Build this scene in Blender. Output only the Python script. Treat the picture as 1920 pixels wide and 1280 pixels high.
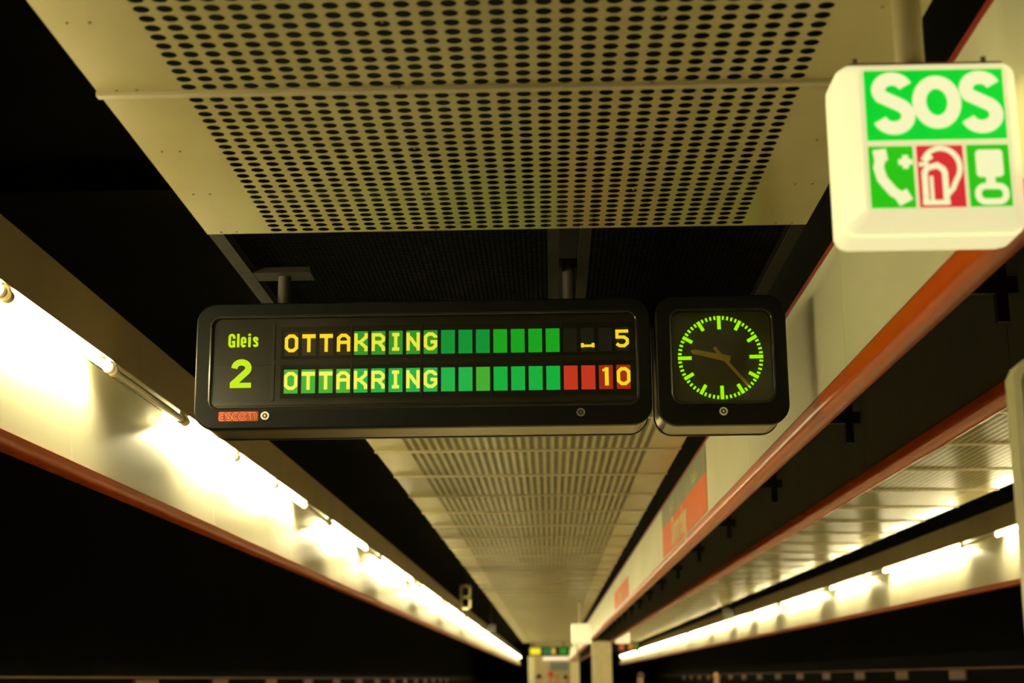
import bpy, math, random
from mathutils import Vector, Matrix

# ------------------------------------------------------------------ camera, world, exposure
for o in list(bpy.data.objects): bpy.data.objects.remove(o, do_unlink=True)
scene = bpy.context.scene
C = scene.collection
EYE = 1.6                                   # eye height above the platform floor; heights below are written relative to the eye
right = Vector((0.99963932, 0.02499875, -0.00981246))
up = Vector((0.01499459, -0.21642753, 0.97618353))
fwd = Vector((-0.02227968, 0.97597858, 0.21672432))
cd = bpy.data.cameras.new('camera'); cam = bpy.data.objects.new('camera', cd); C.objects.link(cam)
m = Matrix((right, up, -fwd)).transposed().to_4x4(); m.translation = Vector((0, 0, EYE))
cam.matrix_world = m
cd.sensor_width = 36; cd.lens = 2850 / 1920 * 36; cd.clip_end = 400; cd.clip_start = 0.05
cd.dof.use_dof = True; cd.dof.focus_distance = 6.53; cd.dof.aperture_fstop = 2.5
scene.camera = cam
w = bpy.data.worlds.new('world'); scene.world = w; w.use_nodes = True
w.node_tree.nodes['Background'].inputs[0].default_value = (0.0012, 0.0012, 0.001, 1)
w.node_tree.nodes['Background'].inputs[1].default_value = 1.0
vs = scene.view_settings
vs.view_transform = 'Standard'; vs.look = 'None'; vs.gamma = 1; vs.use_curve_mapping = False
vs.exposure = 0.0
TUBE_STRENGTH = 100.0
LAMP_TINT = (1.0, 0.86, 0.46)
random.seed(7)
R = math.radians
PI = math.pi

# ------------------------------------------------------------------ materials
def s2l(c):
    return tuple(((v / 255) / 12.92 if v / 255 <= 0.04045 else ((v / 255 + 0.055) / 1.055) ** 2.4) for v in c)

def mat(name, col, rough=0.5, metal=0.0, vary=0.08, scale=6.0, bump=0.0, spec=0.5, coat=0.0, stretch=(1, 1, 1)):
    mm = bpy.data.materials.new(name); mm.use_nodes = True
    nt = mm.node_tree; b = nt.nodes['Principled BSDF']
    tc = nt.nodes.new('ShaderNodeTexCoord'); mp = nt.nodes.new('ShaderNodeMapping')
    mp.inputs['Scale'].default_value = stretch
    n = nt.nodes.new('ShaderNodeTexNoise'); n.inputs['Scale'].default_value = scale; n.inputs['Detail'].default_value = 5
    r = nt.nodes.new('ShaderNodeValToRGB')
    lo = tuple(max(0, v * (1 - vary)) for v in col) + (1,); hi = tuple(min(1, v * (1 + vary)) for v in col) + (1,)
    r.color_ramp.elements[0].color = lo; r.color_ramp.elements[1].color = hi
    r.color_ramp.elements[0].position = 0.3; r.color_ramp.elements[1].position = 0.7
    nt.links.new(tc.outputs['Object'], mp.inputs[0]); nt.links.new(mp.outputs[0], n.inputs['Vector'])
    nt.links.new(n.outputs['Fac'], r.inputs[0]); nt.links.new(r.outputs[0], b.inputs['Base Color'])
    b.inputs['Roughness'].default_value = rough; b.inputs['Metallic'].default_value = metal
    b.inputs['Specular IOR Level'].default_value = spec; b.inputs['Coat Weight'].default_value = coat
    b.inputs['Coat Roughness'].default_value = 0.12
    if bump:
        bp = nt.nodes.new('ShaderNodeBump'); bp.inputs['Strength'].default_value = bump; bp.inputs['Distance'].default_value = 0.01
        nt.links.new(n.outputs['Fac'], bp.inputs['Height']); nt.links.new(bp.outputs[0], b.inputs['Normal'])
    return mm

def glow(name, col, strength=1.0, base=None, rough=0.4, vary=0.05, scale=20):
    mm = mat(name, base or tuple(v * 0.15 for v in col), rough, vary=vary, scale=scale)
    b = mm.node_tree.nodes['Principled BSDF']
    nt = mm.node_tree
    n = [x for x in nt.nodes if x.type == 'TEX_NOISE'][0]
    r = nt.nodes.new('ShaderNodeValToRGB')
    r.color_ramp.elements[0].color = tuple(v * (1 - vary) for v in col) + (1,)
    r.color_ramp.elements[1].color = tuple(v * (1 + vary) for v in col) + (1,)
    nt.links.new(n.outputs['Fac'], r.inputs[0]); nt.links.new(r.outputs[0], b.inputs['Emission Color'])
    b.inputs['Emission Strength'].default_value = strength
    return mm

def glass_pane_material():
    mm = bpy.data.materials.new('clear_pane'); mm.use_nodes = True
    nt = mm.node_tree; nt.nodes.clear()
    out = nt.nodes.new('ShaderNodeOutputMaterial'); mix = nt.nodes.new('ShaderNodeMixShader')
    tr = nt.nodes.new('ShaderNodeBsdfTransparent'); gl = nt.nodes.new('ShaderNodeBsdfGlossy')
    tr.inputs[0].default_value = (0.96, 0.96, 0.94, 1); gl.inputs['Roughness'].default_value = 0.12
    fr = nt.nodes.new('ShaderNodeFresnel'); fr.inputs[0].default_value = 1.4
    nt.links.new(fr.outputs[0], mix.inputs[0]); nt.links.new(tr.outputs[0], mix.inputs[1]); nt.links.new(gl.outputs[0], mix.inputs[2])
    nt.links.new(mix.outputs[0], out.inputs[0])
    return mm

M = {}
M['ceiling'] = mat('cream_enamel_sheet', (0.43, 0.38, 0.185), 0.26, vary=0.05, scale=3, spec=0.45)
M['ceiling_joint'] = mat('cream_joint_profile', (0.46, 0.40, 0.25), 0.4)
M['fascia_lit'] = mat('satin_light_panel', (0.88, 0.86, 0.66), 0.2, vary=0.03, scale=2)
M['fascia_white'] = mat('white_enamel_panel', (0.84, 0.82, 0.55), 0.38, vary=0.06, scale=1.3, stretch=(1, 0.6, 1.5))
M['orange'] = mat('orange_lacquer', (0.60, 0.090, 0.004), 0.3, vary=0.10, scale=4, spec=0.22, coat=0.08, stretch=(1, 0.2, 1))
M['red_edge'] = mat('red_edge_trim', (0.30, 0.035, 0.015), 0.35)
M['hood'] = mat('beige_sheet_hood', (0.36, 0.29, 0.165), 0.5, vary=0.08, scale=2)
M['channel'] = mat('white_reflector', (0.85, 0.84, 0.70), 0.25)
M['dark'] = mat('black_painted_concrete', (0.010, 0.010, 0.007), 0.9, vary=0.4, scale=1.2, bump=0.3)
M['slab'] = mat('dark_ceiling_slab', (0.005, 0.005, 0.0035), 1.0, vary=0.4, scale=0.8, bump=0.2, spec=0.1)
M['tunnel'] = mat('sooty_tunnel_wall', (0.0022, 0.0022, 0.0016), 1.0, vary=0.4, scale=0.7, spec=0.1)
M['darkpanel'] = mat('dark_grey_panel', (0.10, 0.10, 0.072), 0.6, vary=0.15, scale=2)
M['black'] = mat('black_steel', (0.006, 0.006, 0.005), 0.6, vary=0.3, scale=9)
M['floor'] = mat('pale_terrazzo', (0.66, 0.60, 0.42), 0.4, vary=0.15, scale=30)
M['ballast'] = mat('dark_ballast', (0.010, 0.009, 0.007), 1.0, vary=0.5, scale=14, bump=0.6)
M['steel'] = mat('rail_steel', (0.25, 0.2, 0.15), 0.35, metal=0.9)
M['case'] = mat('black_display_case', (0.004, 0.0042, 0.003), 0.48, spec=0.16, vary=0.25, scale=60, bump=0.03)
M['bezel'] = mat('black_bezel_trim', (0.03, 0.028, 0.02), 0.25)
M['band'] = mat('champagne_metal_band', (0.36, 0.29, 0.15), 0.30, metal=0.65, vary=0.06, stretch=(1, 8, 1))
M['screen'] = mat('dark_screen', (0.036, 0.032, 0.018), 0.35, vary=0.15, scale=3)
M['screenbar'] = mat('dark_screen_divider', (0.055, 0.05, 0.034), 0.35)
M['dial'] = mat('dark_olive_dial', (0.085, 0.085, 0.032), 0.22, vary=0.2, scale=5)
M['hand'] = mat('ochre_clock_hand', (0.85, 0.62, 0.09), 0.5)
M['lock'] = mat('nickel_lock', (0.62, 0.62, 0.52), 0.25, metal=0.8)
M['frame'] = mat('grey_mounting_steel', (0.018, 0.016, 0.009), 0.8, metal=0.0, spec=0.1, vary=0.2, scale=14)
M['mesh'] = mat('black_expanded_metal', (0.004, 0.004, 0.003), 1.0, spec=0.0)
M['pipe'] = mat('painted_hanger_pipe', (0.035, 0.030, 0.02), 0.5)
M['cream_pipe'] = mat('cream_hanger_pipe', (0.48, 0.40, 0.24), 0.4)
M['cream_box'] = mat('cream_plastic_box', (0.57, 0.52, 0.30), 0.35, vary=0.04)
M['cream_door'] = mat('cream_cabinet_door', (0.64, 0.60, 0.40), 0.35, vary=0.04)
M['sockets'] = mat('lamp_socket_plastic', (0.55, 0.48, 0.30), 0.4)
M['tube_off'] = mat('unlit_tube_glass', (0.55, 0.50, 0.33), 0.12, coat=0.6)
M['tube_on'] = glow('lit_fluorescent_tube', LAMP_TINT, TUBE_STRENGTH, vary=0.01)
M['column'] = mat('beige_column', (0.84, 0.74, 0.46), 0.45)
M['pane'] = glass_pane_material()
M['dirt'] = mat('grimy_seal', (0.16, 0.10, 0.05), 0.7, vary=0.4, scale=30)
M['wall_tile'] = mat('rusty_wall_plate', (0.20, 0.085, 0.04), 0.6, vary=0.2)
M['rust_line'] = mat('rusty_handrail', (0.20, 0.07, 0.03), 0.6)

# ------------------------------------------------------------------ mesh helpers (x right, y along the platform, z relative to the eye)
class MB:
    def __init__(s): s.v = []; s.f = []
    def add(s, vs_, fs):
        n = len(s.v); s.v += [tuple(p) for p in vs_]; s.f += [tuple(i + n for i in f) for f in fs]; return s
    def box(s, x0, x1, y0, y1, z0, z1):
        return s.add([(x0, y0, z0), (x1, y0, z0), (x1, y1, z0), (x0, y1, z0), (x0, y0, z1), (x1, y0, z1), (x1, y1, z1), (x0, y1, z1)],
                     [(0, 3, 2, 1), (4, 5, 6, 7), (0, 1, 5, 4), (1, 2, 6, 5), (2, 3, 7, 6), (3, 0, 4, 7)])
    def prism(s, loop, y0, y1, caps=True):              # loop of (x, z), extruded along y
        n = len(loop)
        vv = [(x, y0, z) for x, z in loop] + [(x, y1, z) for x, z in loop]
        ff = [(i, (i + 1) % n, n + (i + 1) % n, n + i) for i in range(n)]
        if caps: ff += [tuple(range(n))[::-1], tuple(range(n, 2 * n))]
        return s.add(vv, ff)
    def loft(s, secs, cap0=True, cap1=True):            # list of (loop, y) with equal counts
        n = len(secs[0][0]); vv = []; ff = []
        for lp, y in secs: vv += [(x, y, z) for x, z in lp]
        for k in range(len(secs) - 1):
            ff += [(k * n + i, k * n + (i + 1) % n, (k + 1) * n + (i + 1) % n, (k + 1) * n + i) for i in range(n)]
        if cap0: ff.append(tuple(range(n))[::-1])
        if cap1: ff.append(tuple(range((len(secs) - 1) * n, len(secs) * n)))
        return s.add(vv, ff)
    def tube(s, a, b, r, n=16, r2=None):
        a = Vector(a); b = Vector(b); d = (b - a).normalized()
        u = d.orthogonal().normalized(); v = d.cross(u); r2 = r if r2 is None else r2
        vv = []
        for p, rr in ((a, r), (b, r2)):
            vv += [p + u * rr * math.cos(2 * PI * i / n) + v * rr * math.sin(2 * PI * i / n) for i in range(n)]
        return s.add(vv, [(i, (i + 1) % n, n + (i + 1) % n, n + i) for i in range(n)] + [tuple(range(n))[::-1], tuple(range(n, 2 * n))])
    def ring(s, cx, cz, ro, ri, y0, y1, n=32):
        vv = []
        for y in (y0, y1):
            for r in (ro, ri): vv += [(cx + r * math.cos(2 * PI * i / n), y, cz + r * math.sin(2 * PI * i / n)) for i in range(n)]
        ff = []
        for i in range(n):
            j = (i + 1) % n
            ff += [(i, j, n + j, n + i), (2 * n + i, 3 * n + i, 3 * n + j, 2 * n + j), (i, 2 * n + i, 2 * n + j, j), (n + i, n + j, 3 * n + j, 3 * n + i)]
        return s.add(vv, ff)
    def ribbon(s, pts, wd, closed=False, y0=0.0, y1=0.002):   # flat stroke with mitred joints in the xz plane
        P = [Vector(p) for p in pts]; n = len(P); L = []; Rr = []
        for i in range(n):
            a = P[i - 1] if (i > 0 or closed) else None
            b = P[(i + 1) % n] if (i < n - 1 or closed) else None
            if a is None: d = (b - P[i]).normalized(); nn = Vector((-d.y, d.x)); k = 1
            elif b is None: d = (P[i] - a).normalized(); nn = Vector((-d.y, d.x)); k = 1
            else:
                d1 = (P[i] - a).normalized(); d2 = (b - P[i]).normalized()
                n1 = Vector((-d1.y, d1.x)); n2 = Vector((-d2.y, d2.x)); nn = (n1 + n2)
                if nn.length < 1e-4: nn = n1
                nn.normalize(); k = 1 / max(0.45, nn.dot(n1))
            L.append(P[i] + nn * wd / 2 * k); Rr.append(P[i] - nn * wd / 2 * k)
        vv = [(p.x, y0, p.y) for p in L] + [(p.x, y0, p.y) for p in Rr] + [(p.x, y1, p.y) for p in L] + [(p.x, y1, p.y) for p in Rr]
        ff = []
        for i in range(n if closed else n - 1):
            j = (i + 1) % n
            ff += [(i, j, n + j, n + i), (2 * n + i, 3 * n + i, 3 * n + j, 2 * n + j), (i, 2 * n + i, 2 * n + j, j), (n + i, n + j, 3 * n + j, 3 * n + i)]
        if not closed:
            ff += [(0, n, 3 * n, 2 * n), (n - 1, 3 * n - 1, 4 * n - 1, 2 * n - 1)]
        return s.add(vv, ff)
    def mesh(s, name, mt, smooth=False):
        me = bpy.data.meshes.new(name); me.from_pydata([tuple(v) for v in s.v], [], s.f); me.materials.append(mt)
        me.validate(); me.update()
        if smooth:
            me.polygons.foreach_set('use_smooth', [True] * len(me.polygons))
            try: me.set_sharp_from_angle(angle=R(35))
            except Exception: pass
        return me
    def build(s, name, mt, parent=None, smooth=False, loc=None):
        o = bpy.data.objects.new(name, s.mesh(name, mt, smooth)); C.objects.link(o)
        if parent is not None: o.parent = parent
        else: o.location = (0, 0, EYE)
        if loc is not None: o.location = loc
        return o

def empty(name, x=0, y=0, z=0, rz=0):
    o = bpy.data.objects.new(name, None); C.objects.link(o); o.location = (x, y, z + EYE); o.rotation_euler.z = rz
    o.empty_display_size = 0.1
    return o
def tag(o, label=None, cat=None, group=None, kind=None):
    if label: o['label'] = label
    if cat: o['category'] = cat
    if group: o['group'] = group
    if kind: o['kind'] = kind
    return o
def struct(o): o['kind'] = 'structure'; return o
def copy_tree(o, loc=None):
    c = o.copy(); C.objects.link(c)
    if loc is not None: c.location = loc
    for ch in list(o.children):
        d = ch.copy(); C.objects.link(d); d.parent = c
        for g in list(ch.children):
            e = g.copy(); C.objects.link(e); e.parent = d
    return c
def rr(x0, x1, z0, z1, r, n=8):
    pts = []
    for cx, cz, a in ((x1 - r, z1 - r, 0), (x0 + r, z1 - r, 90), (x0 + r, z0 + r, 180), (x1 - r, z0 + r, 270)):
        for i in range(n + 1):
            t = R(a + 90 * i / n); pts.append((cx + r * math.cos(t), cz + r * math.sin(t)))
    return pts
def arc(cx, cz, rx, rz, a0, a1, n=14):
    return [(cx + rx * math.cos(R(a0 + (a1 - a0) * i / n)), cz + rz * math.sin(R(a0 + (a1 - a0) * i / n))) for i in range(n + 1)]

YEND = 112.0
# ------------------------------------------------------------------ setting
struct(MB().box(-2.35, 5.05, -9, YEND, -1.80, -1.60).build('floor', M['floor']))
struct(MB().box(-5.3, -2.35, -9, YEND, -2.9, -2.7).build('floor_track_left', M['ballast']))
struct(MB().box(5.05, 7.5, -9, YEND, -2.9, -2.7).build('floor_track_right', M['ballast']))
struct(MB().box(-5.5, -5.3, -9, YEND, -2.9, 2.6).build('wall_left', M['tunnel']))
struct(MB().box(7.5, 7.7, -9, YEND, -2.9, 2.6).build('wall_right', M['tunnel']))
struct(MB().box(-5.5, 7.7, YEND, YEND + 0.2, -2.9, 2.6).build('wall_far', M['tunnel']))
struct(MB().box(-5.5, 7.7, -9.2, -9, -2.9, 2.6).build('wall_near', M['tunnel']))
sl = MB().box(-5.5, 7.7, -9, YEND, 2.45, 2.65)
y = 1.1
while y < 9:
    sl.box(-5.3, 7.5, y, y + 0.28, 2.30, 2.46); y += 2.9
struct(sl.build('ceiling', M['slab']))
# platform edges of the two track sides
struct(MB().box(-2.47, -2.35, -9, YEND, -2.7, -1.59).build('trim_1', M['darkpanel']))
struct(MB().box(5.05, 5.17, -9, YEND, -2.7, -1.59).build('trim_2', M['darkpanel']))
for x in (-4.3, -2.9, 5.6, 7.0):
    rl = MB().box(x - 0.035, x + 0.035, -8, 110, -2.55, -2.51); rl.box(x - 0.01, x + 0.01, -8, 110, -2.68, -2.55); rl.box(x - 0.06, x + 0.06, -8, 110, -2.70, -2.68)
    o = rl.build('track_rail', M['steel'])
    tag(o, {-4.3: 'outer steel running rail of the left track', -2.9: 'steel running rail of the left track nearest the platform',
            5.6: 'steel running rail of the right track nearest the platform', 7.0: 'outer steel running rail of the right track'}[x], 'rail', 'running rails of the tracks')

# handrail lines and little rusty plates along both tunnel walls
for sx, zt, nm in ((-1, 0.055, 'left'), (1, 0.10, 'right')):
    X = -5.3 if sx < 0 else 7.5
    tag(MB().box(min(X, X - sx * 0.03), max(X, X - sx * 0.03), 2, YEND - 2, zt, zt + 0.022).build('wall_conduit', M['rust_line']),
        'thin rusty conduit running along the %s tunnel wall' % nm, 'conduit')
proto_plate = {}
for sx, X, z0, pitch, y0 in ((1, 7.5, -0.09, 4.53, 28.2), (-1, -5.3, -0.13, 4.5, 19.6)):
    me = MB().box(-0.02, 0.02, 0, 1.15, 0, 0.17).mesh('wall_plate', M['wall_tile'])
    for k in range(14):
        o = bpy.data.objects.new('wall_plate', me); C.objects.link(o); o.location = (X - sx * 0.022, y0 + k * pitch, EYE + z0)
        tag(o, 'rust-coloured plate in the row low on the %s tunnel wall' % ('right' if sx > 0 else 'left'), 'plate',
            'plates along the %s tunnel wall' % ('right' if sx > 0 else 'left'))

# ------------------------------------------------------------------ perforated ceiling panels
PX0, PX1, PL = -1.31, 1.01, 1.4525
def perforated_mesh():
    mb = MB(); dx, dy, r = 0.06124, 0.0587, 0.0220
    nx, ny = 30, 24; gx0 = -1.034 - dx / 2; gy0 = (PL - ny * dy) / 2 + 0.006; N = 16; t = 0.0008
    V = mb.v; F = mb.f; idx = {}
    def vert(p):
        k = (round(p[0], 5), round(p[1], 5), round(p[2], 5))
        if k not in idx: idx[k] = len(V); V.append(p)
        return idx[k]
    ca = [(math.cos(2 * PI * i / N + PI / 4), math.sin(2 * PI * i / N + PI / 4)) for i in range(N)]
    sq = []
    for c, s_ in ca:
        q = max(abs(c), abs(s_)); sq.append((c / q * dx / 2, s_ / q * dy / 2))
    for i in range(nx):
        for j in range(ny):
            cx = gx0 + (i + 0.5) * dx; cy = gy0 + (j + 0.5) * dy
            ins = [vert((cx + c * r, cy + s_ * r, 0)) for c, s_ in ca]; outs = [vert((cx + a, cy + b, 0)) for a, b in sq]
            top = [vert((cx + c * r, cy + s_ * r, t)) for c, s_ in ca]
            for k in range(N):
                l = (k + 1) % N
                F.append((ins[k], ins[l], outs[l], outs[k])); F.append((ins[k], top[k], top[l], ins[l]))
    gx1 = gx0 + nx * dx; gy1 = gy0 + ny * dy; g = 0.0025
    ya, yb = g, PL - g
    mb.add([(PX0, ya, 0), (gx0, ya, 0), (gx0, yb, 0), (PX0, yb, 0)], [(3, 2, 1, 0)])
    mb.add([(gx1, ya, 0), (PX1, ya, 0), (PX1, yb, 0), (gx1, yb, 0)], [(3, 2, 1, 0)])
    mb.add([(gx0, ya, 0), (gx1, ya, 0), (gx1, gy0, 0), (gx0, gy0, 0)], [(3, 2, 1, 0)])
    mb.add([(gx0, gy1, 0), (gx1, gy1, 0), (gx1, yb, 0), (gx0, yb, 0)], [(3, 2, 1, 0)])
    for a, b in (((PX1, ya), (PX1, yb)), ((PX0, yb), (PX0, ya))):   # turned-up rims
        mb.add([(a[0], a[1], 0), (b[0], b[1], 0), (b[0], b[1], 0.03), (a[0], a[1], 0.03)], [(0, 1, 2, 3)])
    return mb.mesh('perforated_sheet', M['ceiling'])
perf = perforated_mesh()
joint = MB().box(PX0 - 0.006, PX1 + 0.004, PL - 0.016, PL + 0.014, -0.010, 0.004).mesh('joint_strip', M['ceiling_joint'])
def screw_mesh():
    mb = MB(); mb.tube((0, 0, 0.001), (0, 0, -0.004), 0.0055, 8, 0.003); return mb.mesh('screw', M['dirt'])
screw = screw_mesh()
def ceiling_panel(x, y, label, group, screws=False, end=False):
    e = empty('ceiling_panel', x, y, 1.7)
    o = bpy.data.objects.new('perforated_sheet', perf); C.objects.link(o); o.parent = e
    if not end:
        o = bpy.data.objects.new('joint_strip', joint); C.objects.link(o); o.parent = e
    if screws:
        for px, py in [(-1.25, .03), (-1.19, .03), (-1.25, .5), (-1.19, .5), (-1.25, .95), (-1.19, .95), (-1.25, 1.42), (-1.19, 1.42),
                       (.95, .03), (.89, .03), (.95, .5), (.89, .5), (.95, .95), (.89, .95), (.95, 1.42), (.89, 1.42),
                       (-.42, .51), (.32, .51), (-.42, .98), (.32, .98), (-.42, 1.435), (.32, 1.435)]:
            o = bpy.data.objects.new('screw', screw); C.objects.link(o); o.parent = e; o.location = (px, py, 0)
    tag(e, label, 'ceiling panel', group)
    return e
G1 = 'perforated ceiling panels over the left platform half'
G2 = 'perforated ceiling panels beyond the middle beam'
ceiling_panel(0, 4.2025, 'cream perforated ceiling panel with a free front edge, just before the dark gap above the display', G1, True, True)
ceiling_panel(0, 4.2025 - PL, 'cream perforated ceiling panel cut by the top edge of the photo', G1, True)
for k in (2, 3):
    ceiling_panel(0, 4.2025 - k * PL, 'cream perforated ceiling panel overhead, nearer than those in view', G1)
k = 0; yy = 8.56
while yy < 73:
    lab = ('cream perforated ceiling panel directly below the display case, first beyond the dark gap' if k == 0 else
           'one of the cream perforated ceiling panels of the long row receding below the display')
    ceiling_panel(0, yy, lab, G1); k += 1; yy += PL
yy = 8.56 - 3 * PL
while yy < 73:
    ceiling_panel(3.22, yy, 'one of the lamp-lit perforated ceiling panels right of the middle beam', G2); yy += PL

# ------------------------------------------------------------------ display mounting frame in the ceiling gap
fr = empty('mounting_frame', -0.15, 7.1, 1.75)
tag(fr, 'dark steel frame with black grating in the ceiling gap above the display', 'frame')
def P(mb, name, mt, par, smooth=False):
    o = mb.build(name, mt, par, smooth); o.location = -(par.location) + Vector((0, 0, EYE)); return o
def rootpart(par):
    # parts are modelled in place, then moved into their thing's own space
    def f(mb, name, mt, smooth=False, parent=None):
        o = mb.build(name, mt, parent or par, smooth)
        o.location = (Vector((0, 0, 0)) if parent is not None else Vector((0, 0, EYE)) - par.location)
        return o
    return f
p = rootpart(fr)
p(MB().box(-1.345, -1.285, 5.60, 8.6, 1.75, 1.755).box(-1.345, -1.338, 5.6, 8.6, 1.755, 1.80), 'side_rail', M['frame'])
p(MB().box(0.985, 1.04, 5.60, 8.6, 1.75, 1.755).box(1.033, 1.04, 5.6, 8.6, 1.755, 1.80), 'side_rail', M['frame'])
p(MB().box(0.012, 0.062, 5.60, 7.2, 1.75, 1.755).box(0.055, 0.062, 5.6, 7.2, 1.755, 1.81), 'centre_rail', M['frame'])
p(MB().box(0.142, 0.190, 5.60, 7.2, 1.75, 1.755).box(0.142, 0.147, 5.6, 7.2, 1.755, 1.81), 'centre_rail', M['frame'])
p(MB().box(-1.335, -1.03, 6.42, 6.56, 1.751, 1.757).box(-1.335, -1.03, 6.42, 6.426, 1.757, 1.775), 'cross_plate', M['frame'])
p(MB().box(0.062, 0.142, 6.44, 6.56, 1.79, 1.80), 'cross_plate', M['frame'])
for (xa, xb) in ((-1.29, 0.02), (0.18, 0.99)):
    g = MB(); s_ = 0.022
    y = 5.62; nrow = int((8.55 - y) / s_)
    for q in range(nrow):                                   # zigzag strands of expanded metal
        y0 = y + q * s_
        g.add([(xa, y0, 1.80), (xb, y0, 1.80), (xb, y0 + 0.009, 1.806), (xa, y0 + 0.009, 1.806)], [(0, 1, 2, 3)])
    x = xa
    while x < xb:
        g.add([(x, 5.62, 1.803), (x + 0.005, 5.62, 1.803), (x + 0.005, 8.55, 1.803), (x, 8.55, 1.803)], [(0, 1, 2, 3)]); x += 0.022
    p(g, 'grating', M['mesh'])

# ------------------------------------------------------------------ departure display
D_Y = 6.4
dsp = empty('departure_display', -0.532, D_Y + 0.16, 1.055)
tag(dsp, 'long black platform display reading Gleis 2 OTTAKRING, hanging beside the square clock', 'train display')
p = rootpart(dsp)
def casing(p, x0, x1, z0, z1, r, ix0, ix1, iz0, iz1, ir):
    y = D_Y
    mb = MB()
    o1 = rr(x0, x1, z0, z1, r); o0 = rr(x0 + .006, x1 - .006, z0 + .006, z1 - .006, r - .006)
    i1 = rr(ix0, ix1, iz0, iz1, ir); i2 = rr(ix0 + .003, ix1 - .003, iz0 + .003, iz1 - .003, ir)
    mb.loft([(i2, y + .03), (i1, y), (o0, y), (o1, y + .006), (o1, y + .045)], False, False)
    p(mb, 'front_frame', M['case'], True)
    b = rr(x0 + .007, x1 - .007, z0 + .004, z1 - .007, r - .007)
    b2 = rr(x0 + .001, x1 - .001, z0 + .001, z1 - .001, r)
    p(MB().loft([(b, y + .045), (b, y + .30)], True, True), 'side_band', M['band'], True)
    p(MB().loft([(b2, y + .30), (b2, y + .325), (b, y + .33)], True, True), 'back_frame', M['case'], True)
    ring_in = rr(ix0 + .013, ix1 - .013, iz0 + .013, iz1 - .013, max(ir - .010, .01))
    ring_mid = rr(ix0 + .008, ix1 - .008, iz0 + .008, iz1 - .008, max(ir - .006, .01))
    p(MB().loft([(i1, y + .002), (ring_mid, y - .001), (ring_in, y + .012), (ring_in, y + .03)], False, False), 'inner_trim', M['bezel'], True)
casing(p, -1.516, 0.451, 1.055, 1.609, 0.085, -1.459, 0.398, 1.137, 1.556, 0.045)
YS = D_Y + 0.024                                           # screen surface
p(MB().prism(rr(-1.450, 0.390, 1.146, 1.547, 0.03), YS, YS + 0.01), 'screen', M['screen'])
pane = p(MB().prism(rr(-1.447, 0.386, 1.149, 1.544, 0.03), D_Y + .008, D_Y + .0095), 'pane', M['pane'])
CX0, CP, CW = -1.1335, 0.07553, 0.0598
for z0, z1 in ((1.190, 1.334), (1.362, 1.506)):
    p(MB().box(-1.150, 0.382, YS - .003, YS, z0, z1), 'cell_window', M['black'])
p(MB().box(-1.190, -1.176, YS - .006, YS, 1.178, 1.518), 'divider', M['screenbar'])
p(MB().box(-1.44, 0.382, YS - .005, YS, 1.338, 1.358), 'divider', M['screen'])
p(MB().box(-1.444, 0.386, YS - .006, YS, 1.160, 1.176), 'divider', M['screenbar'])
for c in (4, 8, 12, 16):
    xx = CX0 + c * CP - 0.0105
    p(MB().box(xx - .0018, xx + .0018, YS - .009, YS - .003, 1.186, 1.512), 'divider', M['screenbar'])

W_, H_, T_ = 26.0, 33.0, 6.3
h = T_ / 2
GL = {
 'O': [([(h + 6, h), (W_ - h - 6, h), (W_ - h, h + 5), (W_ - h, H_ - h - 5), (W_ - h - 6, H_ - h), (h + 6, H_ - h), (h, H_ - h - 5), (h, h + 5)], T_, True)],
 'T': [([(0, H_ - 3.9), (W_, H_ - 3.9)], 7.6, False), ([(W_ / 2, 0), (W_ / 2, H_ - 4)], T_, False)],
 'A': [([(h, 0), (h, H_ - h - 5), (h + 6, H_ - h), (W_ - h - 6, H_ - h), (W_ - h, H_ - h - 5), (W_ - h, 0)], T_, False), ([(h, 17), (W_ - h, 17)], T_, False)],
 'K': [([(h, 0), (h, H_)], T_, False), ([(h, 17), (12, 17), (W_ - h, 26), (W_ - h, H_)], T_, False), ([(10, 17.5), (W_ - h, 7), (W_ - h, 0)], T_, False)],
 'R': [([(h, 0), (h, H_ - h), (W_ - h - 6, H_ - h), (W_ - h, H_ - h - 5), (W_ - h, 20), (W_ - h - 5, 16), (h, 16)], T_, False), ([(13, 16), (W_ - h, 6), (W_ - h, 0)], T_, False)],
 'I': [([(W_ / 2, 0), (W_ / 2, H_)], T_, False), ([(6, H_ - h), (20, H_ - h)], T_, False), ([(6, h), (20, h)], T_, False)],
 'N': [([(h, 0), (h, H_)], T_, False), ([(W_ - h, 0), (W_ - h, H_)], T_, False), ([(h, 27), (9, 22), (W_ - 9, 11), (W_ - h, 6)], T_, False)],
 'G': [([(W_ - h, 23), (W_ - h, H_ - h - 5), (W_ - h - 6, H_ - h), (h + 6, H_ - h), (h, H_ - h - 5), (h, h + 5), (h + 6, h), (W_ - h - 6, h), (W_ - h, h + 5), (W_ - h, 15.5), (13, 15.5)], T_, False)],
 '5': [([(W_ - 1, H_ - h), (h, H_ - h), (h, 19), (W_ - h - 6, 19), (W_ - h, 14.5), (W_ - h, 8), (W_ - h - 6, h), (8, h), (2, 7)], T_ * .95, False)],
 '1': [([(14.5, 0), (14.5, H_)], 7.0, False), ([(6.5, 27), (13, H_ - 3)], 4.6, False)],
 '_': [([(0, 4), (W_, 4)], 4.6, False), ([(2.7, 1), (2.7, 9)], 5.4, False), ([(W_ - 2.7, 1), (W_ - 2.7, 9)], 5.4, False)],
}
def glyph_mesh(ch, name, mt, cut):
    mb = MB()
    for i, (pts, wd, cl) in enumerate(GL[ch]):
        mb.ribbon([(x * CW / W_ * .97 + CW * .015, z * .0795 / H_) for x, z in pts], wd * .0795 / H_ * .97, cl, -.002 - i * .0002, 0)
    return mb.mesh(name, mt)
E_ = lambda c, s=1.0: tuple(v * s for v in s2l(c))
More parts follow.
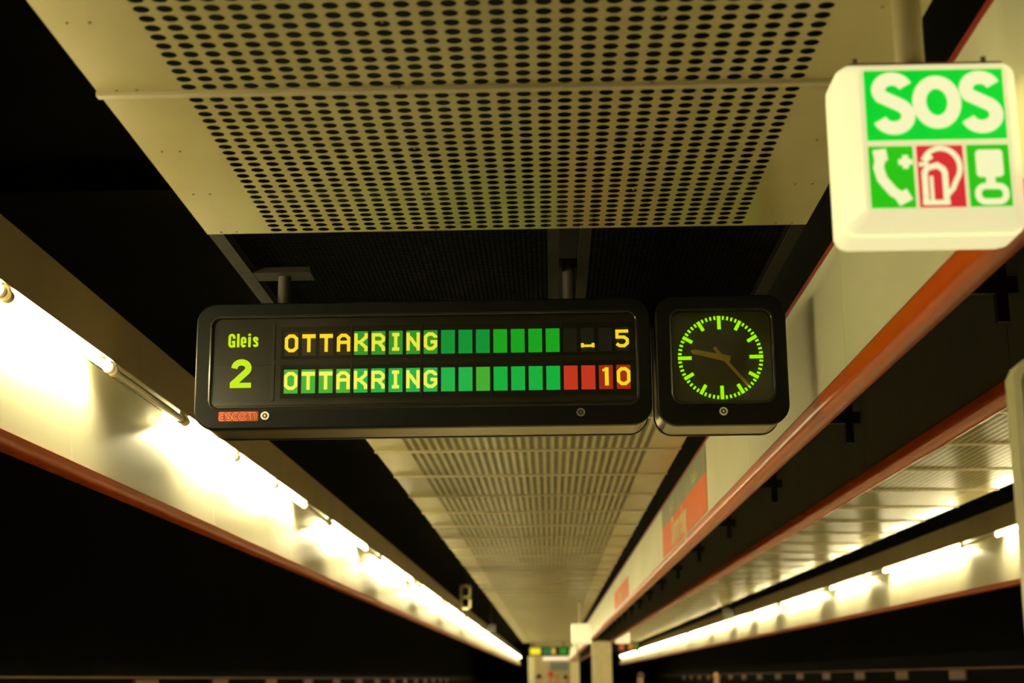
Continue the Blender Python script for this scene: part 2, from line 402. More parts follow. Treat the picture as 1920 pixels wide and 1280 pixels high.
gm = {
 'yA': glow('amber_segments', E_((255, 222, 30)), 1.0, vary=.12, scale=220), 'yB': glow('yellow_segments', E_((238, 235, 70)), 1.0, vary=.06),
 'yC': glow('pale_yellow_segments', E_((250, 245, 95)), 1.0, vary=.04),
 'brown': glow('brown_unlit_cell', E_((44, 28, 15)), 1.0, vary=.1), 'g1': glow('mid_green_cell', E_((48, 150, 38)), 1.0),
 'g2': glow('deep_green_cell', E_((0, 150, 52)), 1.0), 'g3': glow('grass_green_cell', E_((20, 165, 30)), 1.0),
 'g4': glow('light_green_cell', E_((68, 176, 50)), 1.0), 'g5': glow('mint_green_cell', E_((28, 180, 74)), 1.0), 'g6': glow('emerald_green_cell', E_((15, 178, 62)), 1.0),
 'off': glow('dark_unlit_cell', E_((20, 20, 12)), 1.0), 'r1': glow('red_cell', E_((196, 55, 32)), 1.0), 'r2': glow('dark_red_cell', E_((160, 42, 20)), 1.0),
}
row1 = [('O', 'brown', 'yA'), ('T', 'brown', 'yA'), ('T', 'brown', 'yA'), ('A', 'brown', 'yA')] + [(c, 'g1', 'yB') for c in 'KRING'] + \
       [(None, 'g2', 0)] * 3 + [(None, 'g3', 0)] * 4 + [(None, 'off', 0), ('_', 'off', 'yA'), (None, 'off', 0), ('5', 'off', 'yA')]
row2 = [(c, 'g4', 'yC') for c in 'OTTA'] + [(c, 'g5', 'yC') for c in 'KRING'] + [(None, 'g5', 0)] * 2 + [(None, 'g4', 0)] + [(None, 'g6', 0)] * 4 + \
       [(None, 'r1', 0), (None, 'r1', 0), ('1', 'r2', 'yA'), ('O', 'r2', 'yA')]
for zr, hh, row in ((1.3765, 0.1040, row1), (1.2105, 0.1045, row2)):
    for i, (ch, bg, fg) in enumerate(row):
        me = MB().box(0, CW, -.003, 0, 0, hh).mesh('character_cell', gm[bg])
        o = bpy.data.objects.new('character_cell', me); C.objects.link(o); o.parent = dsp
        o.location = Vector((CX0 + i * CP, YS - .0035, zr + EYE)) - dsp.location
        if ch == '5': o.location.x -= 0.002
        if ch:
            q = bpy.data.objects.new('glyph', glyph_mesh(ch, 'glyph', gm[fg], False)); C.objects.link(q); q.parent = o
            q.location = (0, -.0032, 0.0150)
# Gleis / 2
lime = glow('lime_lettering', E_((196, 236, 0)), 1.0, vary=.04)
sc = 1 / 8.0
def zpx(pts, ox, oz, s=0.00225):                      # picture-like letter sheet: x right, y down, in 1/8 steps of the lettering grid
    return [(ox + x * sc * s, oz - y * sc * s) for x, y in pts]
SX = -1.4394; SZ = 1.5352
lt = MB(); w8 = 37 * sc * .00225
def st(pts, wd=37, closed=False, k=[0]):
    k[0] += 1
    lt.ribbon(zpx(pts, SX, SZ), wd * 1.08 * sc * .00225, closed, YS - .008 - (k[0] % 5) * .0001, YS - .006)
G0 = 252
st([(301, 290 - 8)] + arc(267, 258, 34, -34, 0, 180, 10) + arc(267, 370, 34, -34, 180, 360, 10) + [(301, 335), (268, 335)])
st([(308, 335), (308, 418)], 24)
st([(366, 207), (366, 418)], 37)
st([(424, 345), (475, 345)], 22)
st([(475, 355)] + [(475, 310)] + arc(449, 300, 26, -27, 0, 180, 10) + arc(449, 374, 26, -30, 180, 340, 10), 34)
st([(541, 258), (541, 418)], 37); st([(541, 207), (541, 240)], 37)
st([(662, 315)] + arc(635, 300, 27, -27, 0, 165, 9) + [(625, 325), (648, 342)] + arc(636, 372, 27, -30, 30, -165, 10), 33)
p(lt, 'lettering', lime)
lt = MB()
st([(322, 752)] + arc(430, 735, 104, -67, 175, 45, 16)[:1], 96) if False else None
n2 = arc(428, 742, 106, -84, 180, 20, 18)
st([(320, 752)] + [(x, z) for x, z in n2] + arc(440, 745, 96, -90, 10, -40, 8) + [(300, 1000)], 90)
st([(256, 1018), (583, 1018)], 74)
lt.add([(SX + x * sc * .00225, YS - .008, SZ - y_ * sc * .00225) for x, y_ in ((256, 1050), (256, 975), (300, 930), (372, 985))], [(0, 1, 2, 3)])
p(lt, 'numeral', lime)
# maker's plate and locks
plate = p(MB().prism(rr(-1.4085, -1.2370, 1.089, 1.131, .006), D_Y - .002, D_Y), 'maker_plate', mat('red_plate', E_((178, 62, 32)), .5))
plate['label'] = 'small red plate with outlined ascom lettering'
def ascom(mb, wd, y0, y1):
    ox, oz, k = -1.4035, 1.0945, 0.0300
    L = lambda pts: [(ox + x * k, oz + z * k) for x, z in pts]
    r = mb.ribbon; W2 = wd
    r(L([(.12, .86), (.5, .92), (.72, .78), (.72, .06)]), W2, False, y0, y1)
    r(L(arc(.42, .32, .30, .24, 20, 350, 14)), W2, False, y0, y1)
    r(L([(1.62, .86), (1.32, .92), (1.12, .76), (1.22, .56), (1.52, .44), (1.62, .26), (1.42, .08), (1.04, .12)]), W2, False, y0, y1)
    r(L(arc(2.36, .5, .40, .42, 50, 310, 14)), W2, False, y0, y1)
    r(L(arc(3.30, .5, .40, .42, 0, 360, 20)[:-1]), W2, True, y0, y1)
    r(L([(4.0, .02), (4.0, .94)]), W2, False, y0, y1)
    r(L([(4.0, .7)] + arc(4.32, .66, .26, .24, 150, 0, 8) + [(4.58, .02)]), W2, False, y0, y1)
    r(L([(4.58, .66)] + arc(4.90, .66, .28, .24, 150, 0, 8) + [(5.18, .02)]), W2, False, y0, y1)
mb = MB(); ascom(mb, .0112, D_Y - .0030, D_Y - .0020); o = p(mb, 'letter_outline', mat('salmon_print', E_((250, 168, 120)), .5)); 
o.parent = plate; o.location = (0, 0, 0)
mb = MB(); ascom(mb, .0056, D_Y - .0040, D_Y - .0030); o = p(mb, 'letter_fill', mat('red_print', E_((190, 60, 30)), .5)); o.parent = plate; o.location = (0, 0, 0)
def lock(p, x, z):
    o = p(MB().ring(x, z, .0185, .0105, D_Y - .006, D_Y + .001, 28), 'lock', M['lock'], True)
    c = MB().tube((x, D_Y - .003, z), (x, D_Y + .001, z), .0105, 20).build('lock_core', M['black'], o); c.location = (0, 0, 0)
    c = MB().box(x - .004, x + .004, D_Y - .007, D_Y - .003, z - .005, z + .005).build('lock_pin', M['lock'], o); c.location = (0, 0, 0)
lock(p, -1.2078, 1.111); lock(p, 0.1444, 1.107)
for x in (-1.155, 0.105):
    p(MB().tube((x, 6.50, 1.60), (x, 6.50, 1.751 if x < 0 else 1.79), .028, 20), 'hanger_pipe', M['pipe'], True)

# ------------------------------------------------------------------ clock
clk = empty('platform_clock', 0.752, D_Y + 0.16, 1.045)
tag(clk, 'square black station clock with lime hour marks and ochre hands, right of the display', 'clock')
p = rootpart(clk)
casing(p, 0.473, 1.034, 1.047, 1.613, 0.085, 0.532, 0.980, 1.137, 1.556, 0.048)
YC = D_Y + .022
p(MB().prism(rr(.541, .971, 1.146, 1.547, .035), YC, YC + .01), 'dial', M['dial'])
p(MB().prism(rr(.545, .967, 1.150, 1.543, .033), D_Y + .006, D_Y + .0075), 'pane', M['pane'])
cx, cz, RR = .7503, 1.342, .1830
mk = glow('lime_clock_marks', E_((160, 250, 0)), 1.0, vary=.03)
CR = R(0.5)
mh = {}
for i in range(60):
    a = R(90 - 6 * i) + CR
    if i % 15 == 0: ln, wd, nm = .059, .0156, 'hour_mark'
    elif i % 5 == 0: ln, wd, nm = .046, .0152, 'hour_mark'
    else: ln, wd, nm = .0160, .0086, 'minute_mark'
    if (ln, wd) not in mh: mh[(ln, wd)] = MB().box(RR - ln, RR, -.001, .001, -wd / 2, wd / 2).mesh(nm, mk)
    o = bpy.data.objects.new(nm, mh[(ln, wd)]); C.objects.link(o); o.parent = clk
    o.location = Vector((cx, YC - .0012, cz + EYE)) - clk.location; o.rotation_euler = (0, -a, 0)
def hand(tip, tail, wt, wb, y, nm, pointed):
    t = Vector(tip); b = Vector(tail); d = (t - b).normalized(); n = Vector((-d.y, d.x))
    lp = [b + n * wb / 2, b - n * wb / 2, t - n * wt / 2 - d * pointed, t - n * wt * .15, t + n * wt * .15, t + n * wt / 2 - d * pointed]
    return p(MB().prism([(q.x, q.y) for q in lp], y, y + .0015), nm, M['hand'])
hand((.6235, 1.371), (.7915, 1.3335), .021, .029, YC - .005, 'hour_hand', .012)
hand((.8640, 1.2165), (.7225, 1.3850), .0135, .0150, YC - .009, 'minute_hand', .006)
p(MB().tube((cx + .001, YC, cz + .004), (cx + .001, YC - .010, cz + .004), .003, 12), 'hand_pin', M['lock'])
lock(p, .751, 1.1028)
p(MB().box(.4515, .4735, 6.44, 6.52, 1.50, 1.545), 'link_bracket', M['frame'])

# ------------------------------------------------------------------ lamp bands over both platform edges
def band(sx, shift, nm):
    X = lambda u: sx * u + shift
    side = 'left' if sx < 0 else 'right'
    def loop(pts): return [(X(u), z) for u, z in pts]
    # hood: front sheet in lengths with fine joints, lip and white channel behind the tubes
    mb = MB(); y = 7.38 - 6 * 2.905
    while y < 108:
        mb.prism(loop([(2.03, 1.475), (2.03, 1.715), (2.26, 1.715), (2.26, 1.705), (2.038, 1.705), (2.038, 1.475)]), y + .002, y + 2.903); y += 2.905
    hood = mb.build('lamp_hood', M['hood'])
    tag(hood, 'long beige sheet-metal hood with white channel holding the %s row of tubes' % side, 'lamp hood')
    mb = MB().prism(loop([(2.038, 1.478), (2.038, 1.512), (2.166, 1.512), (2.166, 1.497), (2.192, 1.497), (2.192, 1.52), (2.0385, 1.52)]), -9, 108)
    o = mb.build('reflector_channel', M['channel'], hood); o.location = (0, 0, 0)
    # panels
    me = MB().prism(loop([(2.084, .949), (2.172, 1.492), (2.190, 1.492), (2.102, .949)]), .003, 2.902).mesh('fascia_panel', M['fascia_lit'])
    y = 6.58 - 5 * 2.905; k = 0
    while y < 106:
        o = bpy.data.objects.new('fascia_panel', me); C.objects.link(o); o.location = (0, y, EYE)
        if sx < 0 and abs(y + 2.905 - 6.58) < .1: lab = 'lamp-lit white fascia panel at the left edge of the photo, first in view'
        elif sx < 0 and abs(y - 6.58) < .1: lab = 'white fascia panel shaded by the unlit tube left of the display'
        elif sx < 0 and y < 3: lab = 'white fascia panel of the left lamp band nearer than those in view'
        else: lab = 'lit white fascia panel in the receding row under the %s tubes' % side
        tag(o, lab, 'fascia panel', 'fascia panels under the %s lamp row' % side); y += 2.905
    # back board
    tag(MB().prism(loop([(2.20, 1.00), (2.20, 1.70), (2.26, 1.70), (2.26, 1.00)]), -9, 108).build('band_backing', M['dark']),
        'dark backing board behind the fascia panels of the %s lamp band' % side, 'backing board')
    cap = loop([(2.070, .946)] + [(2.130 - .060 * math.cos(t), .922 - .029 * math.sin(t)) for t in [i * PI / 10 for i in range(11)]] + [(2.190, .946)])
    mb = MB(); y = 5.85 - 5 * 2.905
    while y < 106:
        mb.prism(cap, y + .001, y + 2.904); y += 2.905
    o = mb.build('edge_rail', M['orange'], smooth=True)
    tag(o, 'orange rounded edge rail under the %s lit fascia panels' % side, 'edge rail')
    return X
XL = band(-1, 0, 'left'); XR = band(1, 2.695, 'right')

def lamp_proto(lit):
    e = empty('fluorescent_lamp', 0, 0, 0)
    t = MB().tube((0, .045, 0), (0, 1.375, 0), .0190, 12).build('tube', M['tube_on'] if lit else M['tube_off'], e, True); t.location = (0, 0, 0)
    for y0, y1 in ((.005, .045), (1.375, 1.415)):
        mb = MB().tube((0, y0, 0), (0, y1, 0), .0245, 14); mb.tube((0, y0 + .012, 0), (0, y0 + .020, 0), .0275, 14); mb.box(-.012, .012, y0 + .006, y1 - .006, .01, .062)
        s_ = mb.build('socket', M['sockets'], e, True); s_.location = (0, 0, 0)
    return e
PROTO = {}
def lamp(x, y, z, lit, lab, grp, far):
    if lit not in PROTO:
        PROTO[lit] = lamp_proto(lit); o = PROTO[lit]
    elif far:
        src = [c for c in PROTO[lit].children if c.name.startswith('tube')][0]
        o = src.copy(); o.parent = None; C.objects.link(o); o.name = 'fluorescent_lamp'
    else: o = copy_tree(PROTO[lit])
    o.location = (x, y, z + EYE); tag(o, lab, 'fluorescent lamp', grp)
darkL = {1, 5, 8, 12, 16, 21, 27, 34, 43}
k = -7
while 5.555 + k * 1.452 < 105:
    y = 5.555 + k * 1.452; lit = k not in darkL and k > -3
    if k == 0: lab = 'lit fluorescent tube at the left edge, left of the unlit one'
    elif k == 1: lab = 'unlit fluorescent tube nearest the camera, left of the display'
    elif k == 2: lab = 'lit fluorescent tube just under the lower left corner of the display'
    elif k < -2: lab = 'unlit fluorescent tube of the left row nearer than those in view'
    elif k < 0: lab = 'lit fluorescent tube of the left row nearer than those in view'
    elif lit: lab = 'one of the lit fluorescent tubes receding along the left fascia'
    else: lab = 'one of the unlit tubes further down the left lamp row'
    lamp(-2.055, y, 1.446, lit, lab, 'fluorescent tubes of the left row', y > 50); k += 1
patR = [1, 0, 1, 1, 1, 0, 1, 1, 0, 1, 1, 1, 0, 1, 1, 0, 1, 1, 0, 1, 1, 1, 0, 1, 1, 1, 1, 0, 1, 1]
k = -12; y = 14.95 + k * 1.395
while y < 105:
    lit = k > -7 if k < 0 else (True if k >= len(patR) else bool(patR[k]))
    if k == 0: lab = 'lit fluorescent tube at the right edge beside the cream cabinet'
    elif k == 1: lab = 'nearest unlit tube in view in the right lamp row'
    elif k < -6: lab = 'unlit fluorescent tube of the right row hidden beyond the right edge of the photo'
    elif k < 0: lab = 'lit fluorescent tube of the right row hidden beyond the right edge of the photo'
    elif lit: lab = 'one of the lit fluorescent tubes receding along the right fascia'
    else: lab = 'one of the unlit tubes further down the right lamp row'
    lamp(4.763, y, 1.446, lit, lab, 'fluorescent tubes of the right row', y > 50); k += 1; y = 14.95 + k * 1.395

# ------------------------------------------------------------------ middle beam: two hung fascias
me = MB().box(1.165, 1.180, .002, 2.903, 1.172, 1.690).mesh('fascia_panel', M['fascia_white'])
y = 5.825 - 3 * 2.905
while y < 100:
    o = bpy.data.objects.new('fascia_panel', me); C.objects.link(o); o.location = (0, y, EYE)
    if abs(y - 2.92) < .1: lab = 'white enamel beam panel behind the SOS sign'
    elif abs(y - 5.825) < .1: lab = 'white enamel beam panel just right of the clock'
    elif y < 2: lab = 'white enamel beam panel nearer than those in view'
    else: lab = 'one of the white enamel beam panels receding below and beyond the clock'
    tag(o, lab, 'fascia panel', 'white panels on the middle beam'); y += 2.905
tag(MB().box(1.160, 1.30, -3, 100, 1.690, 1.712).build('top_trim', M['red_edge']), 'thin dark red trim along the top edge of the white beam panels', 'trim')
def capm(x0, x1, zt, zb, lip=0):
    c = (x0 + x1) / 2; hw = (x1 - x0) / 2
    return [(x0, zt)] + [(c - hw * math.cos(t), zb + (zt - zb) * .55 - (zt - zb) * .55 * math.sin(t)) for t in [i * PI / 12 for i in range(13)]] + [(x1, zt)]
mb = MB(); y = -3
while y < 98:
    mb.prism(capm(1.160, 1.272, 1.164, 1.083), y + .001, y + 5.809); y += 5.81
tag(mb.build('edge_rail', M['orange'], smooth=True), 'broad orange rounded rail under the white beam panels right of the clock', 'edge rail')
tag(MB().box(1.182, 1.262, -3, 100, 1.166, 1.688).build('panel_backing', M['dark']), 'dark carrier behind the white panels of the middle beam', 'backing board')
me = MB().box(1.870, 1.885, .004, 2.90, 1.172, 1.95).mesh('inner_panel', M['darkpanel'])
y = 8.96 - 4 * 2.905
while y < 100:
    o = bpy.data.objects.new('inner_panel', me); C.objects.link(o); o.location = (0, y, EYE)
    tag(o, 'dark grey upright panel facing the camera between the two orange rails', 'inner panel', 'dark inner panels of the middle beam'); y += 2.905
tag(MB().box(1.886, 1.962, -3, 100, 1.168, 1.96).build('panel_backing', M['dark']), 'dark carrier behind the shaded inner panels', 'backing board')
mb = MB(); y = -3
while y < 98:
    mb.prism(capm(1.862, 1.972, 1.168, 1.092), y + .001, y + 5.809); y += 5.81
tag(mb.build('edge_rail', M['orange'], smooth=True), 'dark orange edge rail in shade under the grey inner panels', 'edge rail')
brs = [2.75 + 3.14 * i for i in range(18)]
b1 = MB().box(-.003, .609, -.02, .02, -.034, .034).mesh('strut', M['black']); b2 = MB().box(.520, .565, -.022, .022, -.150, .26).mesh('upright_bar', M['black'])
for i, y in enumerate(brs):
    e = empty('spacer_bracket', 1.2625, y, 1.505)
    for nm, mm in (('strut', b1), ('upright_bar', b2)):
        o = bpy.data.objects.new(nm, mm); C.objects.link(o); o.parent = e
    if i == 1: lab = 'black cross bracket at the right, between SOS sign and cream cabinet'
    elif i == 2: lab = 'black cross bracket right of the lower corner of the clock, below the orange rail'
    elif i == 0: lab = 'black cross bracket nearer than those in view'
    else: lab = 'one of the small black cross brackets receding between the two rails'
    tag(e, lab, 'bracket', 'cross brackets of the middle beam')

# station signs on the white panels
orange_film = mat('orange_sign_film', E_((236, 108, 18)), .5, vary=.08, spec=.2); grey_film = mat('grey_sign_film', E_((130, 132, 92)), .5, vary=.15, scale=5)
white_film = mat('white_sign_lettering', E_((228, 215, 150)), .5)
def text(body, size, mt, par, loc, rot, nm, ext=.0006, off=0.0):
    cu = bpy.data.curves.new(nm, 'FONT'); cu.body = body; cu.size = size; cu.extrude = ext; cu.align_x = 'CENTER'; cu.align_y = 'CENTER'; cu.offset = off
    cu.materials.append(mt); o = bpy.data.objects.new(nm, cu); C.objects.link(o); bpy.context.view_layer.update()
    me = bpy.data.meshes.new_from_object(o.evaluated_get(bpy.context.evaluated_depsgraph_get())); bpy.data.objects.remove(o)
    o = bpy.data.objects.new(nm, me); C.objects.link(o); o.parent = par; o.location = loc; o.rotation_euler = rot
    return o
for ya, yb, lab, big in ((11.14, 15.6, 'orange and grey sign strip with pale lettering on the white panels below the clock', True),
                         (22.7, 27.6, 'second orange sign strip further down the white panels', False),
                         (44.0, 48.0, 'distant faint orange sign strip on the white panels', False)):
    e = empty('station_sign', 1.162, (ya + yb) / 2, 1.43); q = (yb - ya) / 2
    if big:
        o = MB().box(-.003, .002, -q, q, .045, .255).build('grey_strip', grey_film, e); o.location = (0, 0, 0)
        text('Stadtplan', .12, white_film, e, (-.004, -1.3, .13), (R(90), 0, R(-90)), 'lettering')
        text('Linie U3', .11, white_film, e, (-.004, 1.0, .13), (R(90), 0, R(-90)), 'lettering')
    o = MB().box(-.003, .002, -q, q, -.245, .045).build('orange_strip', orange_film, e); o.location = (0, 0, 0)
    text('Simmering', .36 if big else .26, white_film, e, (-.004, .25, -.10), (R(90), 0, R(-90)), 'lettering', off=.010)
    tag(e, lab, 'sign', 'orange signs on the white beam panels')

# ------------------------------------------------------------------ SOS light box
Y0 = 3.60
cover_m = glow('lit_cream_cover', (0.95, 0.86, 0.46), 0.82, base=(.7, .66, .42), vary=.02)
cover_hot = cover_m
film_w = glow('lit_white_symbols', (0.92, 0.90, 0.50), 1.0, vary=.02)
film_g = glow('lit_green_film', E_((0, 205, 45)), 1.05, vary=.12, scale=3); film_g2 = glow('lit_leaf_green_film', E_((40, 190, 20)), 1.05, vary=.12, scale=5)
film_r = glow('lit_red_film', E_((215, 45, 50)), 1.0, vary=.12, scale=5)
def rotated(mb, cx_, cz_, a):
    return mb
def lightbox(X0, Yf, Z0, name, label, full=True, hang=0.0, scl=1.0):
    e = empty(name, X0, Yf + .15 * scl, Z0); e.scale = (scl, scl, scl)
    def q(mb, nm, mt, par=None, smooth=False):
        o = mb.build(nm, mt, par or e, smooth); o.location = (0, 0, 0); return o
    f0 = rr(-.185, .185, -.190, .190, .018); f1 = rr(-.224, .224, -.222, .222, .035); f2 = rr(-.229, .229, -.227, .227, .035)
    q(MB().loft([(f0, -.150), (f1, -.085), (f1, -.064)], True, True), 'front_cover', cover_m, smooth=True)
    q(MB().loft([(f1, .064), (f1, .085), (f0, .150)], True, True), 'back_cover', cover_m, smooth=True)
    q(MB().prism(rr(-.210, .210, -.208, .208, .03), -.064, .064), 'seal', M['dirt'])
    q(MB().prism(f2, -.056, .056), 'centre_frame', cover_m if full else M['cream_box'], smooth=True)
    if full:
        q(MB().box(-.19, .20, -.07, -.03, .222, .234), 'top_seal', M['dirt'])
        for x in (-.17, .16):
            q(MB().tube((x, -.05, .23), (x, -.05, .254), .007, 10), 'screw', M['dirt'])
        yf = -.1515
        sp = q(MB().box(-.173, .173, yf - .001, yf + .001, -.005, .180), 'green_panel', film_g)
        # S O S as broad strokes
        wd = .0335
        def S(cx_):
            a = arc(cx_, .1275, .0345, .0295, 20, 215, 16); b = arc(cx_, .0590, .0365, .0320, 55, -160, 16)
            return a + b
        for cx_ in (-.104, .114):
            q(MB().ribbon([(x, z) for x, z in S(cx_)], wd, False, yf - .003, yf - .001), 'letter', film_w, sp)
        mb = MB().ribbon(arc(.005, .0935, .0435, .0525, 0, 360, 36)[:-1], wd, True, yf - .003, yf - .001)
        q(mb, 'letter', film_w, sp)
        # lower row of symbols
        pa = q(MB().box(-.173, -.063, yf - .001, yf + .001, -.180, -.020), 'phone_panel', film_g2)
        mb = MB()
        mb.ribbon([(-.143, -.048), (-.150, -.075), (-.143, -.105), (-.118, -.138), (-.098, -.152)], .025, False, yf - .003, yf - .001)
        mb.ribbon([(-.160, -.046), (-.128, -.042)], .030, False, yf - .0032, yf - .001); mb.ribbon([(-.110, -.162), (-.078, -.145)], .030, False, yf - .0032, yf - .001)
        mb.ribbon([(-.100, -.062), (-.066, -.062)], .014, False, yf - .0034, yf - .001); mb.ribbon([(-.083, -.045), (-.083, -.079)], .014, False, yf - .0036, yf - .001)
        q(mb, 'phone_symbol', film_w, pa)
        pb = q(MB().box(-.054, .060, yf - .001, yf + .001, -.180, -.020), 'extinguisher_panel', film_r)
        mb = MB()
        mb.ribbon([(-.038, -.165), (-.038, -.090), (-.030, -.078), (-.006, -.072), (.008, -.082), (.012, -.092), (.012, -.165)], .014, False, yf - .003, yf - .001)
        mb.ribbon([(-.046, -.168), (.020, -.168)], .012, False, yf - .0032, yf - .001); mb.ribbon([(-.022, -.165), (-.022, -.100)], .008, False, yf - .0034, yf - .001)
        mb.ribbon([(.014, -.150), (.030, -.132)] + arc(.004, -.078, .046, .050, -40, 150, 16) + [(-.030, -.056), (-.018, -.048)], .012, False, yf - .0036, yf - .001)
        mb.ribbon([(-.050, -.070), (-.028, -.066)], .010, False, yf - .0038, yf - .001)
        q(mb, 'extinguisher_symbol', film_w, pb)
        pc = q(MB().box(.069, .173, yf - .001, yf + .001, -.180, -.020), 'alarm_panel', film_g2)
        mb = MB()
        mb.prism(rr(.090, .156, -.104, -.034, .010), yf - .003, yf - .001)
        mb.ribbon([(.123, -.104), (.123, -.135)], .022, False, yf - .0032, yf - .001)
        mb.ribbon(rr(.090, .158, -.168, -.128, .018, 5), .015, True, yf - .0034, yf - .001)
        q(mb, 'alarm_symbol', film_w, pc)
    if hang: q(MB().tube((-.015, 0, .214), (-.015, 0, .214 + hang), .0375, 24), 'hanger_pipe', M['cream_pipe'], None, True)
    tag(e, label, 'sign')
    return e
sos = lightbox(.924, 3.40, 1.228, 'sos_sign', 'glowing square SOS sign with phone, extinguisher and alarm symbols', True, .284, .944)
far1 = lightbox(.70, 35.0, .99, 'illuminated_sign', 'small glowing cream light box far down the platform, left of the beam', False, .496)
far2 = lightbox(2.23, 48.0, 1.27, 'illuminated_sign', 'small glowing cream light box far away, right of the beam', False, .216)

# ------------------------------------------------------------------ cream emergency cabinet at the right edge
cab = empty('emergency_cabinet', 1.39, 3.75, -1.6)
tag(cab, 'cream rounded emergency cabinet cut off by the right edge of the photo', 'cabinet')
p0 = rootpart(cab)
def p(mb, *a, **k):
    mb.v = [(x + .019, y, z) for x, y, z in mb.v]
    return p0(mb, *a, **k)
outer = [(1.100, -1.60), (1.62, -1.60), (1.62, .69)] + arc(1.56, .74, .06, .06, 0, 90, 6) + arc(1.26, .74, .10, .06, 90, 120, 3) + [(1.150, .752), (1.118, .728), (1.104, .700)]
o2 = [(x + (.012 if x < 1.3 else -.012), z - (.014 if z > 0 else 0)) for x, z in outer]
p(MB().loft([(o2, 3.60), (outer, 3.615), (outer, 3.685), (o2, 3.70)], True, True), 'body', M['cream_box'], True)
frm = rr(1.122, 1.60, -1.45, .70, .03)
p(MB().loft([(frm, 3.600), (rr(1.126, 1.596, -1.446, .696, .03), 3.592), (rr(1.138, 1.584, -1.434, .684, .025), 3.592), (rr(1.142, 1.58, -1.43, .68, .025), 3.600)], False, False), 'door_surround', M['cream_box'], True)
dr = p(MB().prism(rr(1.146, 1.576, -1.40, .520, .02), 3.590, 3.600), 'door', M['cream_door'])
dr2 = p(MB().prism(rr(1.165, 1.576, .545, .665, .015), 3.590, 3.600), 'upper_door', M['cream_box'])
for z in (.605, .0, -.7):
    p(MB().box(1.124, 1.134, 3.583, 3.600, z - .045, z + .045), 'hinge_strip', M['cream_box'])
for z in (.535, -.35):
    hb = p(MB().box(1.128, 1.160, 3.575, 3.592, z - .040, z + .040), 'hinge', M['cream_box'])
    c = MB().tube((1.172, 3.568, z), (1.172, 3.585, z), .010, 12).build('hinge_pin', M['dirt'], hb); c.location = (0, 0, 0)

p(MB().box(1.36, 1.60, 3.70, 3.92, -1.60, .60), 'post', M['cream_box'])
# ------------------------------------------------------------------ columns and far end
def column(x0, x1, y, zt, label):
    mb = MB(); w2 = (x1 - x0) / 2; c = (x0 + x1) / 2
    lp = [(x0, -1.6), (x1, -1.6), (x1, zt - .12)] + arc(x1 - .14, zt - .12, .14, .12, 0, 90, 5)[1:] + [(x0, zt)]
    mb.prism(lp, y, y + w2 * 2)
    tag(mb.build('platform_column', M['column'], smooth=True), label, 'column', 'columns under the middle beam')
column(1.20, 1.77, 45.0, 1.05, 'broad beige column under the beam, the nearest in view')
column(1.27, 1.83, 100.0, 1.05, 'slender looking far beige column left of the broad one')
tag(MB().box(-1.09, -.80, 75, 75.3, -1.6, 1.06).build('platform_column', mat('pale_post', (.75, .70, .48), .4)), 'pale narrow post under the left end of the distant display', 'post')
tag(MB().box(-1.3, 1.9, 104.3, 104.5, -1.6, 2.4).build('end_wall', mat('ochre_end_wall', (.42, .34, .19), .6)), 'ochre wall closing the far end of the platform', 'wall')
tag(MB().box(-.52, 1.34, 104.0, 104.29, 1.22, 1.42).build('light_strip', glow('pink_white_light_strip', (1.0, .78, .52), 1.1)), 'pale pinkish light strip on the far end wall', 'light strip')
tag(MB().box(-.02, 1.15, 104.15, 104.28, .58, 1.08).build('poster', mat('blue_grey_poster', (.16, .20, .20), .5)), 'blue-grey poster on the far end wall below the light strip', 'poster')
fd = empty('departure_display', -.09, 72.1, 1.05)
tag(fd, 'tiny distant platform display with yellow and green fields, seen below the ceiling', 'train display')
def fq(mb, nm, mt):
    o = mb.build(nm, mt, fd); o.location = (0, 0, 0); return o
fq(MB().prism(rr(-.97, .97, 0, .40, .06), 0, .3), 'case', M['case'])
fq(MB().box(-.86, -.60 + .23, -.004, 0, .05, .35), 'yellow_field', glow('far_yellow', E_((235, 215, 40)), 1.0))
fq(MB().box(-.28, .10, -.004, 0, .05, .35), 'green_field', glow('far_teal', E_((15, 100, 50)), 1.0))
fq(MB().box(.14, .32, -.004, 0, .06, .34), 'amber_field', glow('far_amber', E_((200, 165, 70)), 1.0))
fq(MB().box(.50, .86, -.004, 0, .05, .35), 'green_field', glow('far_green', E_((20, 125, 15)), 1.0))
for x in (-.7, .7): fq(MB().tube((x, .15, .39), (x, .15, .65), .03, 10), 'hanger_pipe', M['pipe'])
fs = empty('departure_display', 2.75, 60, 1.00)
tag(fs, 'tiny distant display with reddish fields right of the broad column', 'train display')
for a, b, c in ((-.62, -.42, (225, 175, 40)), (-.1, .1, (190, 90, 50)), (.25, .45, (190, 110, 50)), (.5, .62, (90, 130, 20))):
    o = MB().box(a, b, -.004, 0, .06, .32).build('lit_field', glow('far_field', E_(c), .8), fs); o.location = (0, 0, 0)
o = MB().prism(rr(-.7, .7, 0, .38, .05), 0, .3).build('case', M['case'], fs); o.location = (0, 0, 0)
o = MB().tube((0, .15, .37), (0, .15, .70), .03, 10).build('hanger_pipe', M['pipe'], fs); o.location = (0, 0, 0)

